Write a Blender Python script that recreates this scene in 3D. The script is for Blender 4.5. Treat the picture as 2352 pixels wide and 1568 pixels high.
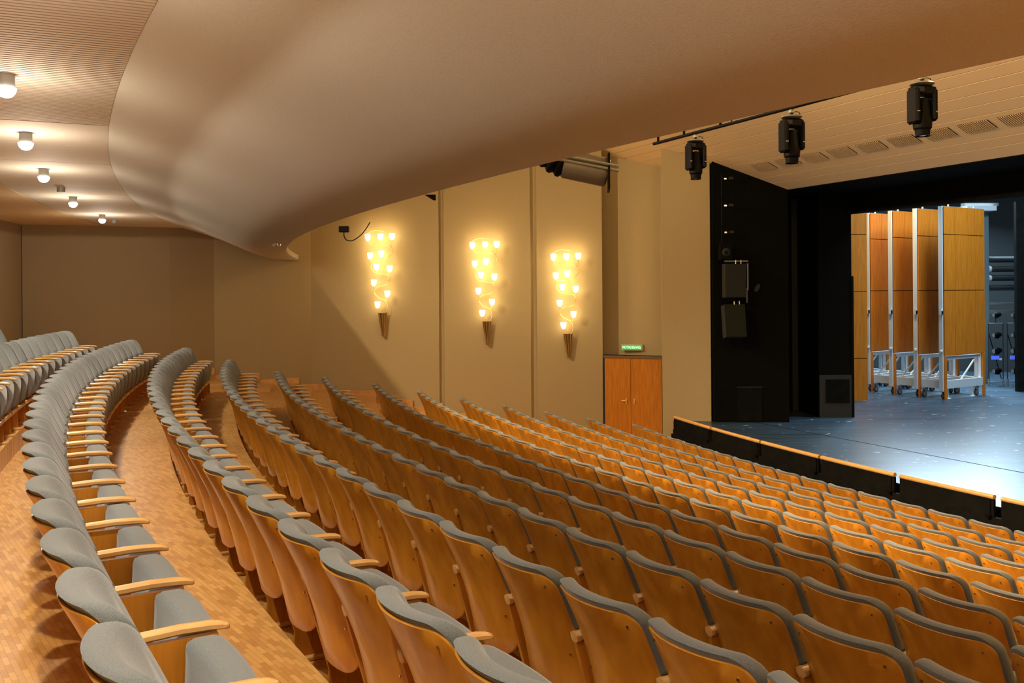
import bpy, bmesh, math, random
from mathutils import Vector, Matrix
PI = math.pi
for o in list(bpy.data.objects): bpy.data.objects.remove(o, do_unlink=True)
SC = bpy.context.scene
COL = SC.collection
random.seed(4)

# ------------------------------------------------------------------ camera, world, exposure
ZC = 3.457                      # eye height above the floor in front of the first row
cam = bpy.data.cameras.new('camera'); cam_o = bpy.data.objects.new('camera', cam); COL.objects.link(cam_o)
cam.sensor_width = 36; cam.lens = 36 * 2143 / 2352; cam.shift_y = -(784 - 672) / 2352
cam.clip_start = 0.05; cam.clip_end = 200
ROLL = -0.00728
cx_ = Vector((math.cos(ROLL), 0, math.sin(ROLL))); cy_ = Vector((-math.sin(ROLL), 0, math.cos(ROLL))); cz_ = Vector((0, -1, 0))
M_ = Matrix((cx_, cy_, cz_)).transposed().to_4x4(); M_.translation = Vector((0, 0, ZC)); cam_o.matrix_world = M_
SC.camera = cam_o
w = bpy.data.worlds.new('world'); SC.world = w; w.use_nodes = True
w.node_tree.nodes['Background'].inputs[0].default_value = (0.9, 0.75, 0.6, 1)
w.node_tree.nodes['Background'].inputs[1].default_value = 0.02
SC.view_settings.view_transform = 'Standard'; SC.view_settings.look = 'None'
SC.view_settings.exposure = 0.16; SC.view_settings.gamma = 1.0; SC.view_settings.use_curve_mapping = False

HX, HY = 38.973, 26.934         # centre of the circles the rows, balcony and barrier follow
UP = Vector((0, 0, 1))
def pol(R, th, z=0): return Vector((HX + R * math.cos(th), HY + R * math.sin(th), z + ZC))
def V(x, y, z): return Vector((x, y, z + ZC))      # z counted from eye level

def lamp(name, kind, loc, energy, color, size=0.1, rot=None, spot=None, blend=0.5, sy=None):
    l = bpy.data.lights.new(name, kind); l.energy = energy; l.color = color
    if kind == 'AREA':
        l.size = size
        if sy: l.shape = 'RECTANGLE'; l.size_y = sy
    else: l.shadow_soft_size = size
    if kind == 'SPOT': l.spot_size = spot; l.spot_blend = blend
    o = bpy.data.objects.new(name, l); COL.objects.link(o); o.location = loc
    if rot is not None:
        d = (Vector(rot) - Vector(loc)).normalized(); o.rotation_euler = d.to_track_quat('-Z', 'Y').to_euler()
    return o
WARM = (1.0, 0.72, 0.42); NEUT = (1.0, 0.88, 0.72); COOL = (0.58, 0.81, 1.0)
# house lights in the balcony's own ceiling, behind and above the balcony edge
for i, (x, y) in enumerate(((-6.9, 15.2), (-5.3, 9.2), (-3.0, 3.2), (0.6, -2.6), (5.2, -7.6))):
    lamp('house_light', 'SPOT', V(x, y, 5.0), 2000 if i == 0 else 5200, WARM, 0.14, V(x + 7.5, y - 0.6, -2.6), math.radians(118 if i == 0 else 104), 0.6)
# unseen fill lamps, added below the sloping ceiling to brighten its boards
for x, y in ((3.2, 13.9), (5.2, 9.3), (7.3, 4.8)):
    lamp('ceiling_fill', 'POINT', V(x, y, 3.3), 95, WARM, 0.3)
# stage work lights
lamp('stage_work_light', 'AREA', V(11.6, 19.6, 5.7), 1250, COOL, 3.0, V(11.4, 18.6, -2.7), sy=5.0)
lamp('stage_work_light', 'AREA', V(13.0, 27.5, 4.4), 2400, COOL, 3.0, V(11, 24.5, -2.0), sy=3.0)

lamp('amber_stage_lamp', 'SPOT', V(8.7, 22.2, 3.9), 900, (1.0, 0.66, 0.25), 0.15, V(9.9, 24.6, 0.6), math.radians(60), 0.7)

# ------------------------------------------------------------------ materials
def mat(name, col, rough=0.5, metal=0.0, emis=None, es=0, coat=0.0, spec=None):
    m = bpy.data.materials.new(name); m.use_nodes = True
    b = m.node_tree.nodes['Principled BSDF']
    b.inputs['Base Color'].default_value = (*col, 1); b.inputs['Roughness'].default_value = rough
    b.inputs['Metallic'].default_value = metal
    if coat: b.inputs['Coat Weight'].default_value = coat; b.inputs['Coat Roughness'].default_value = 0.15
    if spec is not None: b.inputs['Specular IOR Level'].default_value = spec
    if emis: b.inputs['Emission Color'].default_value = (*emis, 1); b.inputs['Emission Strength'].default_value = es
    return m
def nodes(m): return m.node_tree.nodes, m.node_tree.links, m.node_tree.nodes['Principled BSDF']
def noise_col(m, c1, c2, scale=(1, 1, 1), nscale=5.0, detail=4, coord='Object', bump=0.0, bdist=0.01, lo=0.3, hi=0.7, rnd=0.0):
    N, L, b = nodes(m)
    tc = N.new('ShaderNodeTexCoord'); mp = N.new('ShaderNodeMapping'); mp.inputs['Scale'].default_value = scale
    nz = N.new('ShaderNodeTexNoise'); nz.inputs['Scale'].default_value = nscale; nz.inputs['Detail'].default_value = detail
    cr = N.new('ShaderNodeValToRGB'); cr.color_ramp.elements[0].color = (*c1, 1); cr.color_ramp.elements[1].color = (*c2, 1)
    cr.color_ramp.elements[0].position = lo; cr.color_ramp.elements[1].position = hi
    L.new(tc.outputs[coord], mp.inputs[0]); L.new(mp.outputs[0], nz.inputs['Vector']); L.new(nz.outputs['Fac'], cr.inputs[0])
    out = cr.outputs[0]
    if rnd:
        oi = N.new('ShaderNodeObjectInfo'); mr = N.new('ShaderNodeMapRange'); mr.inputs[3].default_value = 1 - rnd; mr.inputs[4].default_value = 1 + rnd
        hs = N.new('ShaderNodeHueSaturation'); L.new(oi.outputs['Random'], mr.inputs[0]); L.new(mr.outputs[0], hs.inputs['Value']); L.new(out, hs.inputs['Color']); out = hs.outputs[0]
        vm = N.new('ShaderNodeVectorMath'); vm.operation = 'ADD'; L.new(mp.outputs[0], vm.inputs[0])
        cb = N.new('ShaderNodeCombineXYZ'); ml = N.new('ShaderNodeMath'); ml.operation = 'MULTIPLY'; ml.inputs[1].default_value = 40
        L.new(oi.outputs['Random'], ml.inputs[0]); L.new(ml.outputs[0], cb.inputs[0]); L.new(cb.outputs[0], vm.inputs[1]); L.new(vm.outputs[0], nz.inputs['Vector'])
    L.new(out, b.inputs['Base Color'])
    if bump:
        bp = N.new('ShaderNodeBump'); bp.inputs['Strength'].default_value = bump; bp.inputs['Distance'].default_value = bdist
        L.new(nz.outputs['Fac'], bp.inputs['Height']); L.new(bp.outputs[0], b.inputs['Normal'])
    return m
def plaster(name, c, rough=0.85):
    m = mat(name, c, rough, spec=0.3); c1 = tuple(v * 0.93 for v in c); c2 = tuple(min(1, v * 1.05) for v in c)
    return noise_col(m, c1, c2, (1, 1, 1), 110.0, 2, bump=0.22, bdist=0.003)
M = {}
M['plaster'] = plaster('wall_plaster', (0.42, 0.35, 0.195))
M['plaster_shaded'] = plaster('wall_plaster_shaded', (0.29, 0.205, 0.105))  # same wall paint, with the shade under the balcony put into its colour
M['soffit'] = plaster('balcony_plaster', (0.60, 0.55, 0.46))
M['ceil'] = mat('ceiling_boards', (0.80, 0.61, 0.36), 0.7)
M['ceil2'] = mat('ceiling_under_balcony', (0.66, 0.58, 0.47), 0.75)
M['ceil_warm'] = plaster('ceiling_warm_plaster', (0.70, 0.50, 0.28))
M['seam'] = mat('seam_dark', (0.16, 0.11, 0.06), 0.8)
M['vent'] = mat('vent_dark', (0.06, 0.035, 0.015), 0.8)
M['shell'] = noise_col(mat('veneer_shell', (0.5, 0.2, 0.04), 0.33, coat=0.35), (0.49, 0.190, 0.014), (0.67, 0.295, 0.028), (3, 3, 0.5), 5.0, 5, rnd=0.12)
M['panelwood'] = noise_col(mat('veneer_panel', (0.5, 0.22, 0.05), 0.5, spec=0.25), (0.42, 0.155, 0.012), (0.60, 0.235, 0.020), (8, 8, 0.6), 4.0, 5)
M['wagonwood'] = noise_col(mat('veneer_wagon', (0.5, 0.2, 0.03), 0.5, spec=0.25), (0.38, 0.115, 0.007), (0.54, 0.165, 0.011), (8, 8, 0.6), 4.0, 5)
M['arm'] = noise_col(mat('beech_arm', (0.66, 0.38, 0.13), 0.32, coat=0.4), (0.60, 0.33, 0.105), (0.72, 0.43, 0.16), (10, 2, 10), 4.0, 4, rnd=0.06)
M['fabric'] = noise_col(mat('grey_fabric', (0.2, 0.21, 0.19), 0.95), (0.088, 0.100, 0.100), (0.190, 0.212, 0.208), (1, 1, 1), 420.0, 2, bump=0.25, bdist=0.0015, rnd=0.08)
M['fabric'].node_tree.nodes['Principled BSDF'].inputs['Sheen Weight'].default_value = 0.25
M['black'] = noise_col(mat('black_paint', (0.012, 0.012, 0.012), 0.85, spec=0.06), (0.004, 0.0045, 0.004), (0.008, 0.008, 0.007), (1, 1, 1), 6)
M['black2'] = mat('black_paint_grey', (0.0045, 0.005, 0.0042), 0.9, spec=0.05)
M['blackm'] = mat('black_metal', (0.003, 0.003, 0.0035), 0.55, spec=0.08)
M['dgrey'] = mat('dark_grey', (0.022, 0.026, 0.027), 0.65, spec=0.3)
M['grey'] = mat('grey_metal', (0.25, 0.26, 0.25), 0.45, 0.6)
M['lampgrey'] = mat('lamp_grey', (0.36, 0.36, 0.34), 0.5, 0.2)
M['alu'] = mat('aluminium', (0.72, 0.76, 0.78), 0.4, 0.35)
M['brass'] = mat('brass', (0.95, 0.68, 0.28), 0.38, 0.75)
M['brassd'] = mat('brass_dark', (0.36, 0.26, 0.12), 0.3, 1.0)
M['glass_glow'] = mat('lit_glass', (1, 0.9, 0.7), 0.4, emis=(1.0, 0.72, 0.36), es=14)
M['dome_glow'] = mat('lit_dome', (1, 1, 1), 0.4, emis=(1.0, 0.90, 0.80), es=9)
M['green'] = mat('sign_green', (0.02, 0.35, 0.06), 0.5, emis=(0.03, 0.55, 0.10), es=0.5)
M['signwhite'] = mat('sign_white', (0.85, 0.95, 0.85), 0.5, emis=(0.7, 1.0, 0.7), es=1.0)
M['rubber'] = mat('rubber', (0.03, 0.03, 0.03), 0.8)
M['cream'] = mat('sign_frame', (0.55, 0.5, 0.36), 0.6)
M['blueglow'] = mat('blue_clamp', (0.05, 0.08, 0.55), 0.4, emis=(0.1, 0.2, 1.0), es=0.5)
M['chrome'] = mat('chrome', (0.75, 0.75, 0.75), 0.15, 1.0)
# parquet mosaic
def parquet():
    m = mat('parquet', (0.5, 0.25, 0.08), 0.42, coat=0.25)
    N, L, b = nodes(m)
    tc = N.new('ShaderNodeTexCoord'); mp = N.new('ShaderNodeMapping'); mp.inputs['Rotation'].default_value = (0, 0, math.radians(54))
    br = N.new('ShaderNodeTexBrick'); br.offset = 0.5; br.inputs['Scale'].default_value = 1
    br.inputs['Brick Width'].default_value = 0.105; br.inputs['Row Height'].default_value = 0.027; br.inputs['Mortar Size'].default_value = 0.0006
    br.inputs['Color1'].default_value = (0.68, 0.37, 0.10, 1); br.inputs['Color2'].default_value = (0.45, 0.205, 0.04, 1); br.inputs['Mortar'].default_value = (0.2, 0.09, 0.03, 1)
    br.inputs['Bias'].default_value = -0.15
    nz = N.new('ShaderNodeTexNoise'); nz.inputs['Scale'].default_value = 1.3
    mx = N.new('ShaderNodeMix'); mx.data_type = 'RGBA'; mx.blend_type = 'MULTIPLY'; mx.inputs[0].default_value = 0.5
    L.new(tc.outputs['Object'], mp.inputs[0]); L.new(mp.outputs[0], br.inputs['Vector']); L.new(tc.outputs['Object'], nz.inputs['Vector'])
    cr = N.new('ShaderNodeValToRGB'); cr.color_ramp.elements[0].position = 0.3; cr.color_ramp.elements[0].color = (0.75, 0.7, 0.65, 1); cr.color_ramp.elements[1].position = 0.7
    L.new(nz.outputs['Fac'], cr.inputs[0]); L.new(br.outputs['Color'], mx.inputs[6]); L.new(cr.outputs[0], mx.inputs[7]); L.new(mx.outputs[2], b.inputs['Base Color'])
    return m
M['parquet'] = parquet()
M['stepwood'] = noise_col(mat('step_wood', (0.6, 0.35, 0.13), 0.4, coat=0.2), (0.55, 0.29, 0.09), (0.68, 0.40, 0.15), (2, 2, 2), 4)
# stage floor: worn black dance floor boards
def stagefloor():
    m = mat('stage_floor', (0.06, 0.075, 0.085), 0.33)
    N, L, b = nodes(m)
    tc = N.new('ShaderNodeTexCoord'); mp = N.new('ShaderNodeMapping'); mp.inputs['Rotation'].default_value = (0, 0, math.radians(-65)); mp.inputs['Scale'].default_value = (0.35, 5.0, 1)
    n1 = N.new('ShaderNodeTexNoise'); n1.inputs['Scale'].default_value = 1.6; n1.inputs['Detail'].default_value = 6
    c1 = N.new('ShaderNodeValToRGB'); c1.color_ramp.elements[0].position = 0.3; c1.color_ramp.elements[0].color = (0.018, 0.034, 0.05, 1); c1.color_ramp.elements[1].position = 0.75; c1.color_ramp.elements[1].color = (0.048, 0.085, 0.12, 1)
    mp2 = N.new('ShaderNodeMapping'); mp2.inputs['Rotation'].default_value = (0, 0, math.radians(-65)); mp2.inputs['Scale'].default_value = (2.2, 7.0, 1)
    n2 = N.new('ShaderNodeTexNoise'); n2.inputs['Scale'].default_value = 2.2; n2.inputs['Detail'].default_value = 1
    c2 = N.new('ShaderNodeValToRGB'); c2.color_ramp.elements[0].position = 0.74; c2.color_ramp.elements[1].position = 0.76
    mx = N.new('ShaderNodeMix'); mx.data_type = 'RGBA'; mx.inputs[7].default_value = (0.55, 0.65, 0.7, 1)
    L.new(tc.outputs['Object'], mp.inputs[0]); L.new(mp.outputs[0], n1.inputs['Vector']); L.new(n1.outputs['Fac'], c1.inputs[0])
    L.new(tc.outputs['Object'], mp2.inputs[0]); L.new(mp2.outputs[0], n2.inputs['Vector']); L.new(n2.outputs['Fac'], c2.inputs[0])
    L.new(c2.outputs[0], mx.inputs[0]); L.new(c1.outputs[0], mx.inputs[6]); L.new(mx.outputs[2], b.inputs['Base Color'])
    return m
M['stage'] = stagefloor()

# ------------------------------------------------------------------ mesh helpers
class MB:
    def __init__(s): s.v = []; s.f = []; s.m = []; s.mats = []
    def mi(s, m):
        if m not in s.mats: s.mats.append(m)
        return s.mats.index(m)
    def add(s, vs, fs, m):
        b = len(s.v); s.v += [tuple(v) for v in vs]; k = s.mi(m)
        for f in fs: s.f.append(tuple(b + i for i in f)); s.m.append(k)
    def box(s, c, d, m, rz=0.0, bev=0.0):
        c = Vector(c); R = Matrix.Rotation(rz, 3, 'Z'); hx, hy, hz = d[0] / 2, d[1] / 2, d[2] / 2
        if bev <= 0:
            vs = [c + R @ Vector((sx * hx, sy * hy, sz * hz)) for sz in (-1, 1) for sy in (-1, 1) for sx in (-1, 1)]
            s.add(vs, [(0, 2, 3, 1), (4, 5, 7, 6), (0, 1, 5, 4), (2, 6, 7, 3), (0, 4, 6, 2), (1, 3, 7, 5)], m)
        else:
            rings = []
            for z, ins in ((-hz, bev), (-hz + bev, 0), (hz - bev, 0), (hz, bev)):
                a, b = hx - ins, hy - ins; q = bev
                rings.append([c + R @ Vector(p) for p in ((a, b - q, z), (a - q, b, z), (-a + q, b, z), (-a, b - q, z), (-a, -b + q, z), (-a + q, -b, z), (a - q, -b, z), (a, -b + q, z))])
            s.loft(rings, m)
    def loft(s, rings, m, cap=True, closed=True):
        n = len(rings[0]); vs = [p for r in rings for p in r]; fs = []
        for i in range(len(rings) - 1):
            for j in range(n if closed else n - 1):
                k = (j + 1) % n; fs.append((i * n + j, i * n + k, (i + 1) * n + k, (i + 1) * n + j))
        if cap: fs.append(tuple(reversed(range(n)))); fs.append(tuple((len(rings) - 1) * n + j for j in range(n)))
        s.add(vs, fs, m)
    def tube(s, pts, r, m, seg=8, cap=True):
        pts = [Vector(p) for p in pts]; rings = []; prev = None
        for i, p in enumerate(pts):
            d = (pts[min(i + 1, len(pts) - 1)] - pts[max(i - 1, 0)]).normalized()
            if prev is None:
                a = d.cross(UP if abs(d.z) < 0.9 else Vector((1, 0, 0))).normalized()
            else: a = (prev - d * prev.dot(d)).normalized()
            prev = a; b = d.cross(a); rr = r[i] if isinstance(r, (list, tuple)) else r
            rings.append([p + (a * math.cos(2 * PI * k / seg) + b * math.sin(2 * PI * k / seg)) * rr for k in range(seg)])
        s.loft(rings, m, cap)
    def lathe(s, prof, m, c=(0, 0, 0), seg=16, cap=True):
        c = Vector(c)
        s.loft([[c + Vector((r * math.cos(2 * PI * k / seg), r * math.sin(2 * PI * k / seg), z)) for k in range(seg)] for r, z in prof], m, cap)
    def prism(s, poly, d, m):
        d = Vector(d); poly = [Vector(p) for p in poly]; s.loft([poly, [p + d for p in poly]], m)
    def mesh(s, name, smooth=None):
        me = bpy.data.meshes.new(name); me.from_pydata(s.v, [], s.f)
        for m in s.mats: me.materials.append(m)
        me.polygons.foreach_set('material_index', s.m)
        bm = bmesh.new(); bm.from_mesh(me); bmesh.ops.recalc_face_normals(bm, faces=bm.faces); bm.to_mesh(me); bm.free()
        if smooth is not None:
            me.polygons.foreach_set('use_smooth', [True] * len(me.polygons)); me.set_sharp_from_angle(angle=math.radians(smooth))
        return me
    def obj(s, name, parent=None, smooth=None):
        o = bpy.data.objects.new(name, s.mesh(name, smooth)); COL.objects.link(o); o.parent = parent
        return o
def tag(o, label, cat, group=None):
    o['label'] = label; o['category'] = cat
    if group: o['group'] = group
    return o
def struct(o): o['kind'] = 'structure'; return o
def thing(name, label, cat, loc=(0, 0, 0), rz=0.0, group=None):
    o = bpy.data.objects.new(name, None); COL.objects.link(o); o.location = loc; o.rotation_euler = (0, 0, rz); o.empty_display_size = 0.1
    return tag(o, label, cat, group)
def dup(root):
    r = root.copy(); COL.objects.link(r)
    for ch in list(root.children):
        c = ch.copy(); COL.objects.link(c); c.parent = r
        for g in list(ch.children):
            d = g.copy(); COL.objects.link(d); d.parent = c
    return r
def sheet(name, fn, us, vs, m, smooth=30):
    """surface grid fn(u,v)->point"""
    b = MB(); n = len(us); P = [fn(u, v) for v in vs for u in us]
    b.add(P, [(j * n + i, j * n + i + 1, (j + 1) * n + i + 1, (j + 1) * n + i) for j in range(len(vs) - 1) for i in range(n - 1)], m)
    return b.obj(name, None, smooth)
def lin(a, b, n): return [a + (b - a) * i / (n - 1) for i in range(n)]
def ordinal(n):
    o = ['', 'first', 'second', 'third', 'fourth', 'fifth', 'sixth', 'seventh', 'eighth', 'ninth', 'tenth', 'eleventh', 'twelfth', 'thirteenth', 'fourteenth', 'fifteenth', 'sixteenth', 'seventeenth', 'eighteenth', 'nineteenth']
    if n < 20: return o[n]
    t = {2: 'twent', 3: 'thirt', 4: 'fort'}[n // 10]
    return t + 'ieth' if n % 10 == 0 else t + 'y-' + o[n % 10]

# ------------------------------------------------------------------ rows:  letter, radius of back tips, height of tips, first angle
S = 0.55
ROWS = [('A', 48.47, -0.44, None), ('B', 47.85, -0.61, None),
 ('C', 46.955, -0.820, 3.53969 - 16 * S / 46.955), ('D', 46.037, -0.990, 3.45642 - 9 * S / 46.037), ('E', 45.171, -1.154, 3.37470),
 ('F', 44.349, -1.317, 3.39185), ('G', 43.555, -1.468, 3.38375), ('H', 42.608, -1.684, 3.36413), ('I', 41.785, -1.842, 3.36584),
 ('J', 41.010, -1.981, 3.36934), ('K', 40.204, -2.135, 3.37077), ('L', 39.404, -2.278, 3.37300), ('M', 38.591, -2.428, 3.37423), ('N', 37.639, -2.587, 3.37342)]
TIP = 0.87
# wall seen from above: under-balcony corner, side wall, then the fluted panels
WALL = [(-9.55, 18.2), (-7.1, 19.35), (-5.9, 20.5), (-4.62, 21.45)]

# ------------------------------------------------------------------ terraced parquet floors
TH0, TH1 = math.radians(184.5), math.radians(231)
edges = []
for i, (nm, R, z, t) in enumerate(ROWS):
    out = 49.6 if i == 0 else (R + 0 if False else None)
    edges.append((nm, R, z - TIP))
def zone(i):
    # back edge of the terrace of row i = front edge of the terrace behind
    off = {1: 0.147}
    def front_edge_of_row_behind(j):      # boundary between row j-1 (behind) and row j
        if j == 0: return 49.6
        if j == 1: return ROWS[0][1] - 0.42
        if j == 2: return ROWS[1][1] - 0.42
        return ROWS[j][1] + (-0.147)
    return front_edge_of_row_behind(i)
ths = lin(TH0, TH1, 110)
for i, (nm, R, z) in enumerate(edges):
    Ro = zone(i); Ri = zone(i + 1) if i + 1 < len(edges) else 36.2
    if i >= 3: pass
    zf = z; zn = edges[i + 1][2] if i + 1 < len(edges) else z - 0.3
    fl = MB()
    prof = [(Ro, zf - 0.4), (Ro, zf), (Ri, zf), (Ri, zn - 0.02)]
    P = [pol(r, t, zz) for t in ths for r, zz in prof]; n = 4
    fl.add(P, [(j * n + a, j * n + a + 1, (j + 1) * n + a + 1, (j + 1) * n + a) for j in range(len(ths) - 1) for a in range(3)], M['parquet'])
    struct(fl.obj('floor' if i == 0 else 'floor'))

# ------------------------------------------------------------------ walls
def wallstrip(name, pts, z0, z1, m, th=0.25):
    b = MB()
    for (x0, y0), (x1, y1) in zip(pts[:-1], pts[1:]):
        d = Vector((x1 - x0, y1 - y0, 0)); n = Vector((-d.y, d.x, 0)).normalized() * th
        a, c = V(x0, y0, z0), V(x1, y1, z0); h = Vector((0, 0, z1 - z0))
        b.prism([a, c, c + n, a + n], h, m)
    return struct(b.obj(name))
ZT = 6.2
# side wall under the balcony, gently bent
wallstrip('wall_left', [(-9.55, 18.2), (-8.3, 18.75), (-7.1, 19.35), (-6.4, 20.05)], -3.8, ZT, M['plaster_shaded'])
wallstrip('wall_left', [(-6.4, 20.05), (-5.6, 20.8), (-4.62, 21.45)], -3.8, ZT, plaster('wall_plaster_shade_side', (0.36, 0.285, 0.155)))  # in-between tone of the same paint, balcony shade mixed into the colour
# fluted panels beyond the balcony, each set behind a narrow groove
wallstrip('wall_left', [(-4.62, 21.45), (-1.67, 21.30)], -3.8, ZT, M['plaster'])
wallstrip('wall_left', [(-1.55, 21.30), (0.42, 21.10)], -3.8, ZT, M['plaster'])
wallstrip('wall_left', [(0.56, 21.10), (2.02, 20.88)], -3.8, ZT, M['plaster'])
wallstrip('wall_left', [(2.02, 21.35), (3.6, 20.45)], -1.42, ZT, M['plaster'], 0.2)
wallstrip('wall_left', [(-1.70, 21.36), (-1.52, 21.36)], -3.8, ZT, M['plaster'], 0.2)
wallstrip('wall_left', [(0.40, 21.16), (0.58, 21.14)], -3.8, ZT, M['plaster'], 0.2)
wallstrip('wall_left', [(2.00, 20.92), (2.10, 21.32)], -1.42, ZT, M['plaster'], 0.2)
# column beside the stage
cb = MB(); cb.prism([V(3.16, 19.62, -3.6), V(4.12, 19.38, -3.6), V(4.16, 19.5, -3.6), V(4.3, 20.6, -3.6), V(3.32, 20.75, -3.6)], (0, 0, ZT + 3.6), M['plaster'])
struct(cb.obj('wall_left'))
# skirting steps along the wall
# back wall (arc) and right side of the hall, out of the picture, they close the room for its bounce light
sheet_ = sheet('wall_back', lambda u, v: pol(49.32, u, v), lin(math.radians(190.2), math.radians(231), 60), [-1.9, 2.2, 6.4], M['plaster_shaded']); struct(sheet_)
AX = Vector((0.907, 0.42, 0))          # hall axis towards the stage
def mirror(x, y):
    p = Vector((x - HX, y - HY, 0)); a = AX * p.dot(AX); q = a * 2 - p; return (q.x + HX, q.y + HY)
rp = [mirror(x, y) for x, y in ((5.6, 19.2), (3.2, 20.3), (-4.62, 21.45), (-9.6, 19.5))]
wallstrip('wall_right', rp, -3.8, ZT, M['plaster'])

# ------------------------------------------------------------------ hall ceiling: boards sloping down to the stage opening
PO = Vector((5.56, 19.4, 0)); PD = Vector((-0.4622, 1, 0)).normalized(); PN = Vector((-0.907, -0.42, 0))   # portal line, along it, and towards the audience
SL = 0.452; ZP = 2.07
def ceil_pt(s, t): p = PO + PN * s + PD * t; return V(p.x, p.y, min(ZP + SL * s, 5.9))
seams = [0.0, 0.30, 0.52, 1.09] + [1.09 + 0.24 * i for i in range(1, 31)] + [8.5]
cb = MB()
for a, b_ in zip(seams[:-1], seams[1:]):
    g = 0.007
    q = [ceil_pt(a + g, -17), ceil_pt(b_ - g, -17), ceil_pt(b_ - g, 6), ceil_pt(a + g, 6)]
    cb.prism(q, (0, 0, 0.008), M['ceil'])
cb.prism([ceil_pt(0, -17) + Vector((0, 0, .009)), ceil_pt(8.5, -17) + Vector((0, 0, .009)), ceil_pt(8.5, 6) + Vector((0, 0, .009)), ceil_pt(0, 6) + Vector((0, 0, .009))], (0, 0, 0.1), M['seam'])
cb.prism([ceil_pt(8.48, -17), ceil_pt(20, -17), ceil_pt(20, 6), ceil_pt(8.48, 6)], (0, 0, 0.1), M['ceil'])
struct(cb.obj('ceiling'))
# air vents let into the ceiling between two seams
def vent_mesh():
    b = MB(); L_, W_ = 0.54, 0.25; cz = SL
    e = Vector((1, 0, 0)); 
    b.box((0, 0, 0.004), (L_, W_, 0.006), M['vent'])
    for i in range(15): b.box((-L_ / 2 + L_ * (i + 0.5) / 15, 0, -0.004), (L_ / 15 * 0.40, W_, 0.008), M['ceil'])
    return b
v0 = None
nrm_s = (PN + Vector((0, 0, SL))).normalized()
for i in range(10):
    t = -0.58 - i * 0.692
    c = ceil_pt(0.88, t) - Vector((0, 0, 0.012))
    xa = PD; ya = nrm_s; za = xa.cross(ya)
    R = Matrix((xa, ya, za)).transposed().to_4x4(); R.translation = c
    if v0 is None: o = vent_mesh().obj('ceiling_vent'); v0 = o
    else: o = v0.copy(); COL.objects.link(o)
    o.matrix_world = R
    tag(o, 'slatted air vent in the sloping board ceiling, %s from the column end' % ordinal(i + 1), 'air vent', 'air vents in the sloping ceiling')

# ------------------------------------------------------------------ balcony: ceiling under it, swept soffit, edge
TB0, TB1 = math.radians(184.0), math.radians(232)
bt = lin(TB0, TB1, 120)
RC = 46.45; ZL = 0.775
prof = [(RC + 0.03, 1.42), (RC, 1.40), (RC - 0.45, 1.27), (RC - 0.85, 1.12), (RC - 1.2, 0.97), (RC - 1.42, 0.875), (RC - 1.58, 0.82), (RC - 1.75, 0.79), (RC - 1.95, 0.778), (44.24, ZL), (44.20, ZL + 0.02), (44.20, ZL + 0.12), (44.32, ZL + 0.14), (45.6, ZL + 0.76)]
sf = sheet('ceiling', lambda u, v: pol(prof[int(v)][0], u, prof[int(v)][1]), bt, range(len(prof)), M['soffit'], 40); struct(sf)
# flat ceiling, ribbed boards running along the hall axis near the camera, plain boards further on
def axpt(a, t, z): p = AX * a + PD * t; return V(p.x, p.y, z)
cu = MB()
t0, t1 = -9.0, 8.4; per = 0.052
n = int((t1 - t0) / per)
vs = []; fs = []
for i in range(n):
    t = t0 + i * per
    for dt, z in ((0, 1.412), (per * 0.12, 1.400), (per * 0.78, 1.400), (per * 0.90, 1.412)):
        # inner end stays above the soffit, outer end stops at the seam circle
        def clip(R, t=t, dt=dt):
            p0 = PD * (t + dt); c = Vector((HX, HY, 0)); d = p0 - c; b = d.dot(AX); q = b * b - (d.dot(d) - R * R); return -b - math.sqrt(max(q, 0))
        vs += [axpt(clip(47.82), t + dt, z), axpt(clip(RC + 0.01), t + dt, z + 0.0)]
for i in range(len(vs) // 2 - 1): fs.append((2 * i, 2 * i + 1, 2 * i + 3, 2 * i + 2))
M['groove'] = mat('ceiling_groove', (0.36, 0.28, 0.20), 0.9)
cu.add(vs, [f for i, f in enumerate(fs) if i % 4 == 1], M['ceil2']); cu.add(vs, [f for i, f in enumerate(fs) if i % 4 != 1], M['groove']); struct(cu.obj('ceiling'))
# smooth boards with open joints further from the camera
cu = MB(); tt = 8.4
def clipR(R, t):
    d = PD * t - Vector((HX, HY, 0)); b = d.dot(AX); q = b * b - (d.dot(d) - R * R); return -b - math.sqrt(max(q, 0))
while tt < 24:
    a, b_ = tt + 0.008, tt + 1.22
    cu.prism([axpt(clipR(47.82, a), a, 1.402), axpt(clipR(RC + .01, a), a, 1.402), axpt(clipR(RC + .01, b_), b_, 1.402), axpt(clipR(47.82, b_), b_, 1.402)], (0, 0, 0.03), M['ceil2'])
    tt += 1.23
struct(cu.obj('ceiling'))
b = MB()
for r0, r1, z in ((RC - 0.3, 47.9, 1.45),):
    P = [pol(r, t, z) for t in bt for r in (r0, r1)]; b.add(P, [(2 * j, 2 * j + 1, 2 * j + 3, 2 * j + 2) for j in range(len(bt) - 1)], M['seam'])
struct(b.obj('ceiling'))
b = MB()
for r0, r1 in ((47.87, 48.86), (48.885, 49.6)):
    P = [pol(r, t, z) for t in bt for r, z in ((r0, 1.44), (r0, 1.402), (r1, 1.402 if r1 < 49 else 1.392), (r1, 1.44))]; n = 4
    b.add(P, [(j * n + a, j * n + a + 1, (j + 1) * n + a + 1, (j + 1) * n + a) for j in range(len(bt) - 1) for a in range(3)], M['ceil_warm'])
struct(b.obj('ceiling'))
# balcony floor behind the edge and upper ceiling so that nothing leaks
b = MB(); P = [pol(r, t, z) for t in bt for r, z in ((45.6, 1.52), (49.6, 1.7))]
b.add(P, [(2 * j, 2 * j + 1, 2 * j + 3, 2 * j + 2) for j in range(len(bt) - 1)], M['soffit']); struct(b.obj('floor'))
b = MB(); b.box(V(4, 4, 6.3), (50, 50, 0.1), M['ceil']); struct(b.obj('ceiling'))

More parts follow.
